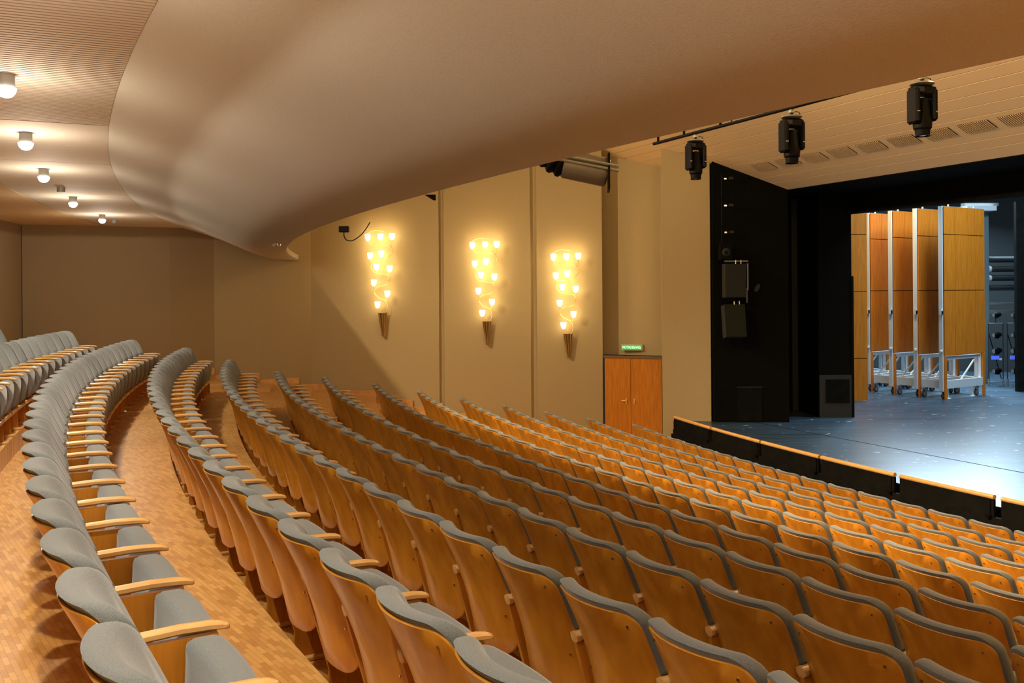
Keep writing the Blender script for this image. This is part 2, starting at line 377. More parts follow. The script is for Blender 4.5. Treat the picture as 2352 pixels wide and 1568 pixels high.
# ------------------------------------------------------------------ theatre seats
def prof_y(z): return (TIP - z) * 0.36 + 0.03 * math.sin(PI * min(1, max(0, (TIP - z) / 0.56)))
def surf(x, z): return -0.075 + 0.075 * (abs(x) / 0.25) ** 2.1 + prof_y(z)
def outline(z0, z1, wt, wb, rt, rb, wm=None, zm=None, k=7):
    """rounded tapering outline in (x,z), counter-clockwise from the bottom centre"""
    def hw(z):
        if wm is not None:
            if z > zm + 0.03: return wt
            if z > zm: return wm + (wt - wm) * (z - zm) / 0.03
            return wb + (wm - wb) * (z - z0) / (zm - z0)
        return wb + (wt - wb) * (z - z0) / (z1 - z0)
    R = []
    for i in range(k + 1):
        a = -PI / 2 + PI / 2 * i / k; z = z0 + rb + rb * math.sin(a); R.append((hw(z0 + rb) - rb + rb * math.cos(a), z))
    mids = [z0 + rb + (z1 - rt - z0 - rb) * i / 8 for i in range(1, 8)]
    if zm: mids = sorted(mids + [zm, zm + 0.03])
    R += [(hw(z), z) for z in mids]
    for i in range(k + 1):
        a = PI / 2 * i / k; R.append((hw(z1) - rt + rt * math.cos(a), z1 - rt + rt * math.sin(a)))
    xs = [R[-1][0] * (1 - i / 6) for i in range(1, 6)]
    top = [(x, z1) for x in xs]
    Lft = [(-x, z) for x, z in reversed(R)]
    bot = [(-R[0][0] * (1 - i / 5), z0) for i in range(1, 5)]
    full = R + top + [(0, z1)] + [(-x, z1) for x in reversed(xs)] + Lft + bot + [(0, z0)] + [(-x, z) for x, z in reversed(bot)]
    return full
def inset(poly, d):
    n = len(poly); out = []
    for i in range(n):
        x0, z0 = poly[i - 1]; x1, z1 = poly[(i + 1) % n]; tx, tz = x1 - x0, z1 - z0; l = math.hypot(tx, tz) or 1
        out.append((poly[i][0] - tz / l * d, poly[i][1] + tx / l * d))
    return out
def slab(b, poly, ysurf, layers, m, fronty, backy, bulge=0.0):
    """layers: (inset, y offset) from back to front; caps follow the curved surface"""
    cx = 0; cz = sum(p[1] for p in poly) / len(poly)
    rings = []
    for f in (0.0, 0.35, 0.7):
        q = inset(poly, layers[0][0]); rings.append([Vector((cx + (x - cx) * (f or 0.02), ysurf(cx + (x - cx) * f, cz + (z - cz) * f) + backy, cz + (z - cz) * (f or 0.02))) for x, z in q])
    for ins, yo in layers: rings.append([Vector((x, ysurf(x, z) + yo, z)) for x, z in inset(poly, ins)])
    for f in (0.85, 0.7, 0.5, 0.35, 0.18, 0.0):
        q = inset(poly, layers[-1][0]); rings.append([Vector((cx + (x - cx) * (f or 0.02), ysurf(cx + (x - cx) * f, cz + (z - cz) * f) + fronty + bulge * (1 - f * f), cz + (z - cz) * (f or 0.02))) for x, z in q])
    b.loft(rings, m)
def make_seat():
    t = thing('theatre_seat', 'seat', 'seat')
    b = MB(); o1 = outline(0.29, 0.858, 0.246, 0.236, 0.060, 0.13)
    slab(b, o1, surf, [(0.003, -0.012), (0.0, -0.009), (0.0, -0.001), (0.002, 0.0)], M['shell'], 0.0, -0.012)
    for sx in (-1, 1):
        for zz in (0.805, 0.50):
            x = sx * 0.20; y = surf(x, zz) - 0.0125
            b.box((x, y - 0.0005, zz), (0.009, 0.004, 0.009), M['chrome'])
    b.obj('back_shell', t, 50)
    b = MB(); o2 = outline(0.36, 0.885, 0.252, 0.20, 0.075, 0.10, 0.225, 0.60)
    slab(b, o2, surf, [(0.022, 0.001), (0.006, -0.004), (0.0, 0.006), (-0.001, 0.028), (0.001, 0.048), (0.007, 0.062), (0.022, 0.071), (0.05, 0.075)], M['fabric'], 0.078, 0.001, 0.026)
    b.obj('back_cushion', t, 60)
    # folded seat cushion, standing upright between the arms
    b = MB(); o3 = outline(0.27, 0.602, 0.238, 0.185, 0.035, 0.03)
    ys = lambda x, z: 0.285 + (z - 0.27) * 0.10 - 0.015 * (x / 0.24) ** 2
    slab(b, o3, ys, [(0.03, 0.0), (0.008, 0.008), (0.0, 0.03), (0.0, 0.085), (0.010, 0.112), (0.03, 0.125)], M['fabric'], 0.128, 0.0, 0.02)
    b.obj('seat_cushion', t, 60)
    b = MB(); b.box((0, 0.345, 0.238), (0.42, 0.13, 0.05), M['arm'], 0, 0.012); b.box((0, 0.33, 0.19), (0.50, 0.022, 0.06), M['shell'])
    b.obj('seat_rail', t, 40)
    # upright side panel and its foot, arm on top
    b = MB(); x = -0.275
    prof = [(0.20, 0.02), (0.40, 0.02), (0.39, 0.2), (0.42, 0.585), (0.09, 0.585), (0.17, 0.30), (0.21, 0.15)]
    b.prism([(x - 0.011, y, z) for y, z in prof], (0.022, 0, 0), M['panelwood']); b.obj('side_panel', t, 30)
    b = MB(); b.box((x, 0.30, 0.0125), (0.075, 0.24, 0.025), M['arm'], 0, 0.006); b.obj('foot', t)
    b = MB(); rings = []
    for y, zc, h, wd in ((0.085, 0.612, 0.024, 0.046), (0.090, 0.602, 0.046, 0.050), (0.104, 0.600, 0.048, 0.050), (0.12, 0.605, 0.036, 0.046), (0.18, 0.609, 0.032, 0.044), (0.30, 0.614, 0.031, 0.046), (0.39, 0.611, 0.030, 0.047), (0.43, 0.606, 0.027, 0.042), (0.452, 0.600, 0.021, 0.030), (0.458, 0.598, 0.012, 0.015)):
        q = 0.28
        rings.append([Vector((x + sx * wd / 2, y, zc + sz * h / 2)) for sx, sz in ((1, -1 + 2 * q), (1, 1 - 2 * q), (1 - 2 * q, 1), (-1 + 2 * q, 1), (-1, 1 - 2 * q), (-1, -1 + 2 * q), (-1 + 2 * q, -1), (1 - 2 * q, -1))])
    b.loft(rings, M['arm']); b.obj('armrest', t, 45)
    return t
proto = make_seat(); used = False
def project(p):
    q = p - Vector((0, 0, ZC)); a = q.dot(cx_) / q.y if q.y > 0.3 else 99; b_ = q.dot(cy_) / q.y if q.y > 0.3 else -99
    return 1176 + 2143 * a, 672 - 2143 * b_
rownames = {'N': 'front row by the stage barrier', 'M': 'second row from the stage barrier', 'L': 'third row from the stage barrier', 'K': 'fourth row from the stage barrier',
 'J': 'fifth row from the stage barrier', 'I': 'sixth row from the stage barrier', 'H': 'seventh row from the stage barrier', 'G': 'eighth row from the stage barrier', 'F': 'ninth row from the stage barrier',
 'E': 'tenth row from the stage barrier', 'D': 'eleventh row from the stage barrier', 'C': 'third row from the back', 'B': 'second row from the back', 'A': 'hindmost row at upper left'}
endth = {'B': math.atan2(16.0 - HY, -7.62 - HX) % (2 * PI), 'A': math.atan2(13.9 - HY, -7.75 - HX) % (2 * PI)}
for nm, R, z, th0 in ROWS:
    if th0 is None: th0 = endth[nm]
    cnt = 0
    for k in range(0, 60):
        th = th0 + (k + 0.5) * S / R
        c = pol(R, th, z - TIP)
        fwd = Vector((-math.cos(th), -math.sin(th), 0)); rgt = Vector((fwd.y, -fwd.x, 0))
        vis = False
        for dx in (-0.29, 0, 0.29):
            for dy, dz in ((0, TIP), (0.05, 0.6), (0.45, 0.62), (0.2, 0.3), (0.3, 0.0)):
                px, py = project(c + rgt * dx + fwd * dy + UP * dz)
                if -6 < px < 2560 and 0 < py < 1650: vis = True
        if not vis: continue
        if nm in 'AB' and project(c + UP * TIP)[0] < -60 and project(c + fwd * 0.45)[0] < -10: continue
        cnt += 1
        if not used: o = proto; used = True
        else: o = dup(proto)
        o.location = c; o.rotation_euler = (0, 0, math.atan2(fwd.y, fwd.x) - PI / 2)
        o['label'] = 'grey-padded wooden tip-up seat, %s from the left wall, %s' % (ordinal(k + 1), rownames[nm])
        o['category'] = 'seat'; o['group'] = 'seats of the ' + rownames[nm]
    print('row', nm, cnt)

# ------------------------------------------------------------------ aisle steps and skirting along the left wall
WPTS = [(-9.55, 18.2), (-8.3, 18.75), (-7.1, 19.35), (-6.4, 20.05), (-5.6, 20.8), (-4.62, 21.45), (-1.67, 21.30), (0.42, 21.10), (2.02, 20.88), (6, 20.3)]
def wall_y(x):
    for (x0, y0), (x1, y1) in zip(WPTS[:-1], WPTS[1:]):
        if x <= x1: return y0 + (y1 - y0) * (x - x0) / (x1 - x0)
    return 20.3
def wall_th(R, gap=0.05):
    a, b_ = math.radians(181), math.radians(205)
    for _ in range(40):
        m = (a + b_) / 2; y = HY + R * math.sin(m); x = HX + R * math.cos(m)
        if y > wall_y(x) - gap: a = m
        else: b_ = m
    return b_
for i in range(2, 12):
    nm, R, zf = edges[i]; zu = edges[i - 1][2]; Rb = zone(i); Rn = zone(i + 1) if i < 13 else 37
    # skirting board on the wall at this terrace
    b = MB(); n_ = 5; rs = lin(Rb, Rn, n_)
    pa = [pol(r, wall_th(r, 0.015), zf) for r in rs]; pb = [pol(r, wall_th(r, 0.045), zf) for r in rs]
    b.loft([[p, p + UP * 0.13, q + UP * 0.13, q] for p, q in zip(pa, pb)], M['stepwood']); struct(b.obj('baseboard_left'))
    if i < 3: continue
    # half-height step block against the riser
    tw_ = wall_th(Rb - 0.17, 0.12); te_ = max(tw_ + 0.02, min(tw_ + 1.5 / Rb, (ROWS[i][3] or 3.38) - 0.012))
    hh = zf + (zu - zf) * 0.5
    tt_ = lin(tw_ + 0.010, te_, 8)
    pts = [(Rb - 0.002, t) for t in tt_] + [(Rb - 0.36, t) for t in reversed(tt_)]
    b = MB(); b.prism([pol(r, t, zf + 0.001) for r, t in pts], (0, 0, hh - zf), M['stepwood'])
    tag(b.obj('aisle_step'), 'wooden half step on the left aisle, beside the %s' % rownames[nm], 'step', 'half steps of the left aisle')

# ------------------------------------------------------------------ barrier between seats and stage
RB = 36.72; ZB = -2.50
# lower continuous wall
angs = [math.atan2(y - HY, x - HX) % (2 * PI) for x, y in ((3.36, 18.62), (3.77, 17.04), (4.12, 15.43), (4.59, 13.98), (5.16, 12.56), (5.82, 11.18))]
step = angs[-1] - angs[-2]
while len(angs) < 9: angs.append(angs[-1] + step)
b = MB(); tl = lin(angs[0], angs[-1], 60)
b.loft([[pol(RB + 0.03, t, -3.46), pol(RB + 0.03, t, ZB - 0.24), pol(RB - 0.03, t, ZB - 0.24), pol(RB - 0.03, t, -3.46)] for t in tl], M['black'])
struct(b.obj('wall_barrier'))
for i in range(len(angs) - 1):
    g = 0.0012 if i < 4 else 0.0012
    gl = 0.0011 if i in (4, 5, 6) else 0.0; gr = 0.0011 if i in (3, 4, 5, 6) else 0.0
    a0, a1 = angs[i] + g * 0.6 + gl * 0.6, angs[i + 1] - g * 0.6 - gr * 0.6
    t = thing('barrier_panel', 'black barrier panel with wooden rail, %s from the column beside the stage' % ordinal(i + 1), 'barrier panel', pol(RB, (a0 + a1) / 2, ZB - 0.24), 0, 'barrier panels before the stage')
    org = t.location.copy()
    b = MB(); tl = lin(a0, a1, 6); b.loft([[p - org for p in (pol(RB + 0.02, q, ZB - 0.24), pol(RB + 0.02, q, ZB - 0.02), pol(RB - 0.02, q, ZB - 0.02), pol(RB - 0.02, q, ZB - 0.24))] for q in tl], M['black']); b.obj('board', t)
    b = MB(); b.tube([pol(RB, q, ZB) - org for q in tl], 0.032, M['arm'], 10); b.obj('handrail', t, 50)
    b = MB(); p = pol(RB + 0.05, a1 - 0.0013, ZB - 0.235) - org; b.box(p, (0.05, 0.06, 0.025), M['blackm'], a1); b.box(pol(RB + 0.028, a1 - 0.0012, ZB - 0.12) - org, (0.012, 0.02, 0.18), M['blackm'], a1); b.obj('bracket', t)

# black steps up to the stage, between the column and the barrier
b = MB()
for i in range(4): b.box(V(3.3 + 0.10 * i, 19.0, -3.457 + 0.09 * (i + 1)), (0.9 - 0.2 * i, 0.34, 0.18 * (i + 1)), M['black2'])
tag(b.obj('stage_steps'), 'small black flight of steps between the plaster column and the barrier', 'steps')

# ------------------------------------------------------------------ stage
ZS = -2.70
b = MB(); pts = [pol(36.35, t, ZS) for t in lin(angs[0] - 0.035, math.radians(224), 50)]
p_end = pts[-1]
pts += [V(22, 2, ZS), V(34, 14, ZS), V(26, 36, ZS), V(6, 36, ZS), V(3.0, 21.5, ZS)]
b.prism([p - Vector((0, 0, 0.12)) for p in pts], (0, 0, 0.12), M['stage']); struct(b.obj('floor'))
# fascia under the stage edge
b = MB(); b.loft([[pol(36.36, t, ZS - 0.85), pol(36.36, t, ZS - 0.001), pol(36.3, t, ZS - 0.001), pol(36.3, t, ZS - 0.85)] for t in lin(angs[0] - 0.035, math.radians(224), 40)], M['black']); struct(b.obj('trim_1'))
# dark joint line parallel to the stage opening
def portal_pt(d, t, z): p = PO + PN * d + PD * t; return V(p.x, p.y, z)
b = MB(); b.prism([portal_pt(0.62, -14, ZS + 0.001), portal_pt(0.64, -14, ZS + 0.001), portal_pt(0.64, 1.5, ZS + 0.001), portal_pt(0.62, 1.5, ZS + 0.001)], (0, 0, 0.002), M['black']); struct(b.obj('trim_2'))
# black proscenium side wall, recess, tower
b = MB(); b.prism([V(4.15, 19.25, -3.4), V(5.67, 19.14, -3.4), V(5.67, 19.4, -3.4), V(4.15, 19.6, -3.4)], (0, 0, 7.5), M['black2']); struct(b.obj('wall_stage'))
b = MB(); b.prism([V(5.6, 19.3, -2.72), V(5.66, 21.0, -2.72), V(6.7, 21.2, -2.72), V(6.7, 21.4, -2.72), V(5.4, 21.2, -2.72)], (0, 0, 6.8), M['black']); struct(b.obj('wall_stage'))
b = MB(); b.prism([V(6.52, 19.84, ZS), V(7.22, 19.84, ZS), V(7.26, 20.1, ZS), V(7.1, 21.4, ZS), V(6.4, 21.4, ZS)], (0, 0, 6.8), M['black2'])
b.box(V(7.235, 19.95, 0.0 - 1.2), (0.05, 0.25, 3.0), M['black'])
tw = struct(b.obj('wall_stage'))
# black soffit and header over the opening
b = MB()
a0, a1 = portal_pt(0, 2.0, ZP - 0.01), portal_pt(0, -17, ZP - 0.01); b0, b1 = portal_pt(-2.2, -17, ZP - 0.01), portal_pt(-2.2, 2.0, ZP - 0.01)
b.prism([a0, a1, b0, b1], (0, 0, 0.05), M['black']); struct(b.obj('ceiling'))
hp = Vector((7.24, 19.84, 0)) + PD * 1.6; hq = Vector((7.24, 19.84, 0)) - PD * 17; hn = PN * -0.25
b = MB(); b.prism([V(hp.x, hp.y, 1.64), V(hq.x, hq.y, 1.64), V(hq.x + hn.x, hq.y + hn.y, 1.64), V(hp.x + hn.x, hp.y + hn.y, 1.64)], (0, 0, 4.6), M['black']); struct(b.obj('wall_stage'))
# stage house: rear, far side, roof
b = MB(); b.prism([V(4, 33.5, ZS), V(30, 27, ZS), V(30, 27.3, ZS), V(4, 33.8, ZS)], (0, 0, 9.5), M['dgrey']); struct(b.obj('wall_rear'))
b = MB(); b.prism([V(6.5, 21, ZS), V(6.2, 34, ZS), V(6.0, 34, ZS), V(6.3, 21, ZS)], (0, 0, 9.5), M['dgrey']); struct(b.obj('wall_rear'))
b = MB(); b.prism([V(24, 5, ZS), V(30, 27, ZS), V(30.3, 27, ZS), V(24.3, 5, ZS)], (0, 0, 9.5), M['dgrey']); struct(b.obj('wall_rear'))

# vents and hatch in the black walls
b = MB(); b.box(V(6.86, 19.83, -2.25), (0.68, 0.02, 0.9), M['dgrey']); b.box(V(6.9, 19.815, -2.14), (0.50, 0.02, 0.5), M['black'])
tag(b.obj('wall_grille'), 'square black grille in a grey frame at the foot of the stage tower', 'grille')
b = MB(); b.box(V(4.87, 19.18, -2.33), (0.50, 0.03, 0.70), M['black']); b.box(V(4.87, 19.17, -1.975), (0.53, 0.03, 0.015), M['dgrey'])
tag(b.obj('wall_hatch'), 'dark square hatch low in the black side wall', 'hatch')

# ------------------------------------------------------------------ emergency door and sign
dn = Vector((0.44, 1.0, 0)).normalized()
dA = Vector((2.04, 20.72, 0)); dB = Vector((3.27, 20.22, 0)); dd = (dB - dA); W_ = dd.length; rz = math.atan2(dd.y, dd.x)
dr = thing('door_1', 'double wooden emergency door', 'door', V(dA.x, dA.y, -3.457), rz); 
for k in ('label', 'category'): del dr[k]
struct(dr)
H_ = 2.0
b = MB(); b.box((W_ / 2, 0.06, H_ + 0.02), (W_ + 0.04, 0.1, 0.05), M['seam']); b.box((W_ - 0.02, 0.06, H_ / 2), (0.05, 0.1, H_), M['seam']); b.box((W_ - 0.05, 0.035, H_ / 2), (0.03, 0.08, H_), M['panelwood']); b.obj('door_frame', dr)
for i, (xa, xb) in enumerate(((0.0, W_ * 0.44), (W_ * 0.445, W_ - 0.065))):
    b = MB(); b.box(((xa + xb) / 2, 0.05, H_ / 2), (xb - xa, 0.05, H_ - 0.01), M['panelwood'])
    if i == 0: b.box((xb - 0.015, 0.02, H_ / 2), (0.04, 0.02, H_ - 0.02), M['panelwood'])
    lf = b.obj('door_leaf', dr)
    b = MB(); hx = xb - 0.09 if i == 0 else xa + 0.08
    b.box((hx, 0.015, 1.05), (0.03, 0.02, 0.12), M['brass']); b.tube([(hx, 0.01, 1.07), (hx, -0.03, 1.07), (hx - (0.1 if i == 0 else -0.02), -0.035, 1.07)], 0.009, M['brass']); b.obj('door_handle', lf, 40)
# sign with lettering built from small bars
sg = thing('exit_sign', 'green lit emergency exit sign reading NOTAUSGANG above the double door', 'sign', V(2.47, 20.98, -1.30), rz)
sgw = 0.47; sgh = 0.115
b = MB(); b.box((sgw / 2 - 0.01, 0, sgh / 2), (sgw + 0.02, 0.05, sgh + 0.02), M['cream']); b.obj('sign_frame', sg)
b = MB(); b.box((sgw / 2 - 0.01, -0.026, sgh / 2), (sgw - 0.02, 0.01, sgh - 0.015), M['green']); b.obj('sign_face', sg)
fc = bpy.data.curves.new('sign_lettering', 'FONT'); fc.body = 'NOTAUSGANG'; fc.size = 0.088; fc.extrude = 0.002; fc.align_x = 'CENTER'; fc.align_y = 'CENTER'
tmp = bpy.data.objects.new('tmp', fc); COL.objects.link(tmp); bpy.context.view_layer.update()
me = bpy.data.meshes.new_from_object(tmp.evaluated_get(bpy.context.evaluated_depsgraph_get())); bpy.data.objects.remove(tmp)
me.materials.clear(); me.materials.append(M['signwhite'])
xs = [v.co.x for v in me.vertices]; wid = max(xs) - min(xs)
lt = bpy.data.objects.new('sign_lettering', me); COL.objects.link(lt); lt.parent = sg
lt.location = (sgw / 2 - 0.01, -0.034, sgh / 2); lt.rotation_euler = (PI / 2, 0, 0); sx_ = (sgw - 0.05) / wid; lt.scale = (sx_, 1, 1)

# ------------------------------------------------------------------ wall sconces
cups = [(1297, 405), (1397, 403), (1487, 400), (1315, 548), (1402, 533), (1363, 635), (1466, 650), (1342, 757), (1447, 843), (1370, 927)]
path = [(1430, 990), (1441, 960), (1441, 930), (1425, 900), (1395, 885), (1362, 865), (1345, 835), (1350, 810), (1385, 790), (1430, 777), (1458, 752), (1464, 722), (1445, 698), (1400, 690), (1350, 680), (1320, 655), (1316, 625), (1335, 597), (1385, 583), (1440, 568), (1475, 545), (1487, 515), (1478, 485), (1450, 470), (1395, 466), (1320, 462), (1290, 442), (1277, 412), (1285, 382), (1320, 358), (1370, 350), (1425, 360)]
def smooth_path(p, n=4):
    out = []
    for i in range(len(p) - 1):
        a, b_, c, d = p[max(i - 1, 0)], p[i], p[i + 1], p[min(i + 2, len(p) - 1)]
        for j in range(n):
            t = j / n; out.append(tuple(0.5 * ((2 * b_[k]) + (-a[k] + c[k]) * t + (2 * a[k] - 5 * b_[k] + 4 * c[k] - d[k]) * t * t + (-a[k] + 3 * b_[k] - 3 * c[k] + d[k]) * t ** 3) for k in range(len(b_))))
    out.append(p[-1]); return out
def make_sconce():
    s = thing('wall_sconce', 's', 'wall lamp'); q = 1 / 342.0
    def P(x, y, dep): return Vector(((x - 1400) * q, -dep, (995 - y) * q))
    b = MB(); zt = 0.0; zb = (995 - 1178) * q
    for j, (z0, z1) in enumerate(((zt, zb),)):
        r0, r1 = 37 * q, 14 * q; n = 14
        ring = lambda r, z, c: [Vector((c + r * math.cos(PI + PI * k / n), -0.02 + 0.9 * r * math.sin(PI + PI * k / n), z)) for k in range(n + 1)]
        b.loft([ring(r0, z0, 0), ring(r0 * .72 + r1 * .28, z0 * .72 + z1 * .28, 0.004), ring(r1, z1, 0.018)], M['brassd'])
    for k in range(5):
        a = PI + PI * (k + 0.5) / 5; b.tube([(37 * q * math.cos(a), -0.02 + 0.9 * 37 * q * math.sin(a), 0), (0.018 + 14 * q * math.cos(a), -0.02 + 0.9 * 14 * q * math.sin(a), zb)], 0.004, M['brass'], 6)
    b.obj('cone', s, 40)
    b = MB(); pts = []
    for i, (x, y) in enumerate(path):
        dx = (x - 1395) / 95; dep = 0.13 + 0.07 * math.sqrt(max(0, 1 - dx * dx)) * (1 if (i // 6) % 2 else -1) * 0.8
        pts.append((x, y, dep))
    b.tube([P(*p) for p in smooth_path(pts, 3)], 0.0085, M['brass'], 7); b.obj('spiral_stem', s, 60)
    for (x, y) in cups:
        near = min(pts, key=lambda p: abs(p[0] - x) + 1.6 * abs(p[1] - (y + 45)) + (500 if p[1] < y + 5 else 0))
        c = P(x, y, 0.17); bt_ = c - Vector((0, 0, 0.085))
        b = MB(); e = P(*near); b.tube(smooth_path([tuple(e), tuple((e + bt_) / 2 + Vector((0, 0, -0.02))), tuple(bt_)], 4), 0.0045, M['brass'], 6)
        b.lathe([(0.006, -0.012), (0.024, -0.004), (0.02, 0.004)], M['brass'], bt_, 10); hol = b.obj('lamp_arm', s, 50)
        b = MB(); b.lathe([(0.012, 0.0), (0.034, 0.012), (0.050, 0.045), (0.060, 0.09), (0.064, 0.145), (0.058, 0.142), (0.045, 0.05), (0.01, 0.02)], M['glass_glow'], bt_, 14); b.obj('glass_cup', hol, 60)
    return s
sc0 = None
for (x, y, zc, rz_, lab) in ((-2.955, 21.33, -0.39 - 0.05, -0.05, 'brass spiral wall sconce with lit glass cups, hung beside the balcony edge and its cable'),
                       (-0.57, 21.165, -0.645, -0.10, 'brass spiral wall sconce with lit glass cups, between the other two'),
                       (1.255, 20.96, -0.93, -0.15, 'brass spiral wall sconce with lit glass cups, nearest the emergency door')):
    if sc0 is None: sc0 = make_sconce(); o = sc0
    else: o = dup(sc0)
    o.location = V(x, y, zc); o.rotation_euler = (0, 0, rz_); o['label'] = lab; o['group'] = 'spiral wall sconces'

# ------------------------------------------------------------------ ceiling downlights under the balcony
dl0 = None
DL = [(-3.18, 5.88), (-4.16, 8.0), (-5.15, 10.28), (-6.2, 13.2), (-7.08, 16.14), (-2.0, 3.6), (-0.75, 1.4), (0.8, -0.9), (2.6, -3.1)]
names = ['at the left edge of the picture', 'second from the left edge of the picture', 'in the middle of the visible line', 'just before the far end of the line', 'nearest the far side wall']
for i, (x, y) in enumerate(DL):
    if dl0 is None:
        dl0 = thing('ceiling_downlight', '', 'ceiling light')
        b = MB(); b.lathe([(0.052, 0), (0.052, -0.085), (0.048, -0.09)], M['lampgrey'], (0, 0, 0), 20); b.obj('housing', dl0, 40)
        b = MB(); b.lathe([(0.062, -0.088), (0.060, -0.10), (0.050, -0.125), (0.032, -0.143), (0.006, -0.15)], M['dome_glow'], (0, 0, 0), 20); b.obj('glass_dome', dl0, 60)
        o = dl0
    else: o = dup(dl0)
    o.location = V(x, y, 1.40); o['group'] = 'downlights under the balcony'
    o['label'] = 'small round lit downlight under the balcony, ' + (names[i] if i < 5 else '%s of the line above the camera' % ordinal(i - 4))
    lamp('downlight_bulb', 'SPOT', V(x, y, 1.22), 36, NEUT, 0.04, V(x, y, 0), math.radians(179.6), 0.0)
    lamp('downlight_beam', 'SPOT', V(x, y, 1.21), 150, NEUT, 0.03, V(x, y, 0), math.radians(98), 0.45)
    lamp('downlight_spill', 'POINT', V(x, y, 1.0), 17, NEUT, 0.08)
for i, (x, y) in enumerate(((-5.8, 12.02), (-7.36, 17.28))):
    b = MB(); b.lathe([(0.05, 0), (0.05, -0.06), (0.047, -0.065)], M['lampgrey'], (0, 0, 0), 16); o = b.obj('smoke_detector', None, 40); o.location = V(x, y, 1.402)
    tag(o, ('small unlit grey can between two lit downlights', 'small unlit grey can next to the last downlight by the wall')[i], 'ceiling sensor', 'unlit cans on the ceiling')

# small chrome emergency lamp and sensor on the soffit, cable box at the edge
b = MB(); b.lathe([(0.07, 0.0), (0.075, -0.03), (0.06, -0.065), (0.03, -0.07)], M['chrome'], (0, 0, 0), 20); o = b.obj('soffit_sensor', None, 50); o.location = V(-3.62, 14.35, 0.80)
tag(o, 'small round chrome sensor on the curved balcony underside', 'ceiling sensor')
b = MB(); b.prism([(-0.09, 0, 0.03), (0.0, 0, 0.03), (0.0, 0, -0.015), (-0.02, 0, -0.015)], (0, 0.05, 0), M['blackm']); b.obj('wedge', thing('edge_fixture', 'tiny black wedge-shaped fitting under the balcony edge, above the first wall groove', 'fitting', V(-0.63, 7.75, 0.79)))
cbx = thing('cable_box', 'small black connector box with hanging cable below the balcony edge', 'connector box', V(-1.93, 10.75, 0.775))
b = MB(); b.box((0, 0, -0.03), (0.11, 0.08, 0.07), M['blackm'], 0, 0.005); b.obj('box', cbx)
b = MB(); b.tube(smooth_path([(0, 0, -0.06), (0.0, 0, -0.11), (0.03, 0, -0.155), (0.10, 0, -0.16), (0.19, 0, -0.10), (0.25, 0, -0.03), (0.30, 0, 0.05)], 5), 0.006, M['blackm'], 7); b.obj('cable', cbx, 60)

# ------------------------------------------------------------------ lighting bar with three moving-head lights
def barpt(Y): return V(7.968 - 0.4622 * Y, Y, 2.05)
b = MB(); b.tube([barpt(12.95), barpt(5.8)], 0.022, M['blackm'], 10)
b.tube([barpt(12.9) + Vector((0, 0, .13)), barpt(11.3) + Vector((0, 0, .13))], 0.010, M['blackm'], 8)
for yy in (12.85, 12.3, 11.6): b.box(barpt(yy) + Vector((0, 0, .06)), (0.03, 0.02, 0.13), M['blackm'])
for yy in (11.4, 9.6, 8.0): b.tube([barpt(yy), barpt(yy) + Vector((0, 0, 2.6))], 0.008, M['blackm'], 6)
tag(b.obj('lighting_bar', None, 40), 'black lighting pipe hung below the sloping ceiling, carrying the stage lights', 'lighting bar')
def make_head():
    h = thing('moving_head_light', '', 'stage light')
    b = MB(); b.lathe([(0.11, 0.0), (0.135, 0.012), (0.12, 0.03), (0.05, 0.04)], M['grey'], (0, 0, -0.09), 20)
    b.tube([(0, 0, -0.06), (0, 0, 0.02)], 0.02, M['blackm'], 8); b.box((0, 0, 0.0), (0.06, 0.07, 0.05), M['grey'], 0, 0.008); b.obj('clamp_plate', h, 40)
    b = MB(); b.box((0, 0, -0.155), (0.27, 0.17, 0.11), M['blackm'], 0, 0.02)
    b.box((-0.075, -0.086, -0.15), (0.07, 0.006, 0.05), M['dgrey']); b.obj('yoke_base', h)
    for s_ in (-1, 1):
        b = MB(); ln = 0.37 if s_ > 0 else 0.40
        b.box((s_ * 0.115, 0, -0.13 - ln / 2), (0.065, 0.19, ln), M['blackm'], 0, 0.022)
        b.box((s_ * 0.12, -0.097, -0.40), (0.03, 0.006, 0.012), M['grey']); b.obj('yoke_arm', h)
    b = MB(); b.lathe([(0.03, -0.235), (0.068, -0.25), (0.078, -0.33), (0.085, -0.42), (0.105, -0.50), (0.10, -0.58), (0.082, -0.60), (0.078, -0.66), (0.086, -0.67), (0.074, -0.672), (0.06, -0.655)], M['blackm'], (0, 0, 0), 20); hd = b.obj('head', h, 35)
    b = MB(); b.lathe([(0.06, -0.655), (0.04, -0.664), (0.01, -0.668)], M['chrome'], (0, 0, 0), 16); b.obj('lens', hd, 60)
    b = MB(); b.tube(smooth_path([(0.05, 0, 0.0), (0.11, 0, -0.01), (0.12, 0, -0.06), (0.07, 0, -0.09)], 4), 0.005, M['blackm'], 6); b.obj('safety_cable', h, 60)
    return h
h0 = None
for i, (yy, sz) in enumerate(((12.07, 0.83), (10.44, 0.87), (8.82, 0.83))):
    if h0 is None: h0 = make_head(); o = h0
    else: o = dup(h0)
    o.location = barpt(yy) + Vector((0, 0, -0.045)); o.rotation_euler = (0, 0, 0.25); o.scale = (sz, sz, sz)
    o['label'] = 'black moving-head stage light hanging from the bar, ' + ('farthest, in front of the plaster column', 'middle one of the three', 'nearest, at upper right')[i]; o['group'] = 'moving-head stage lights'

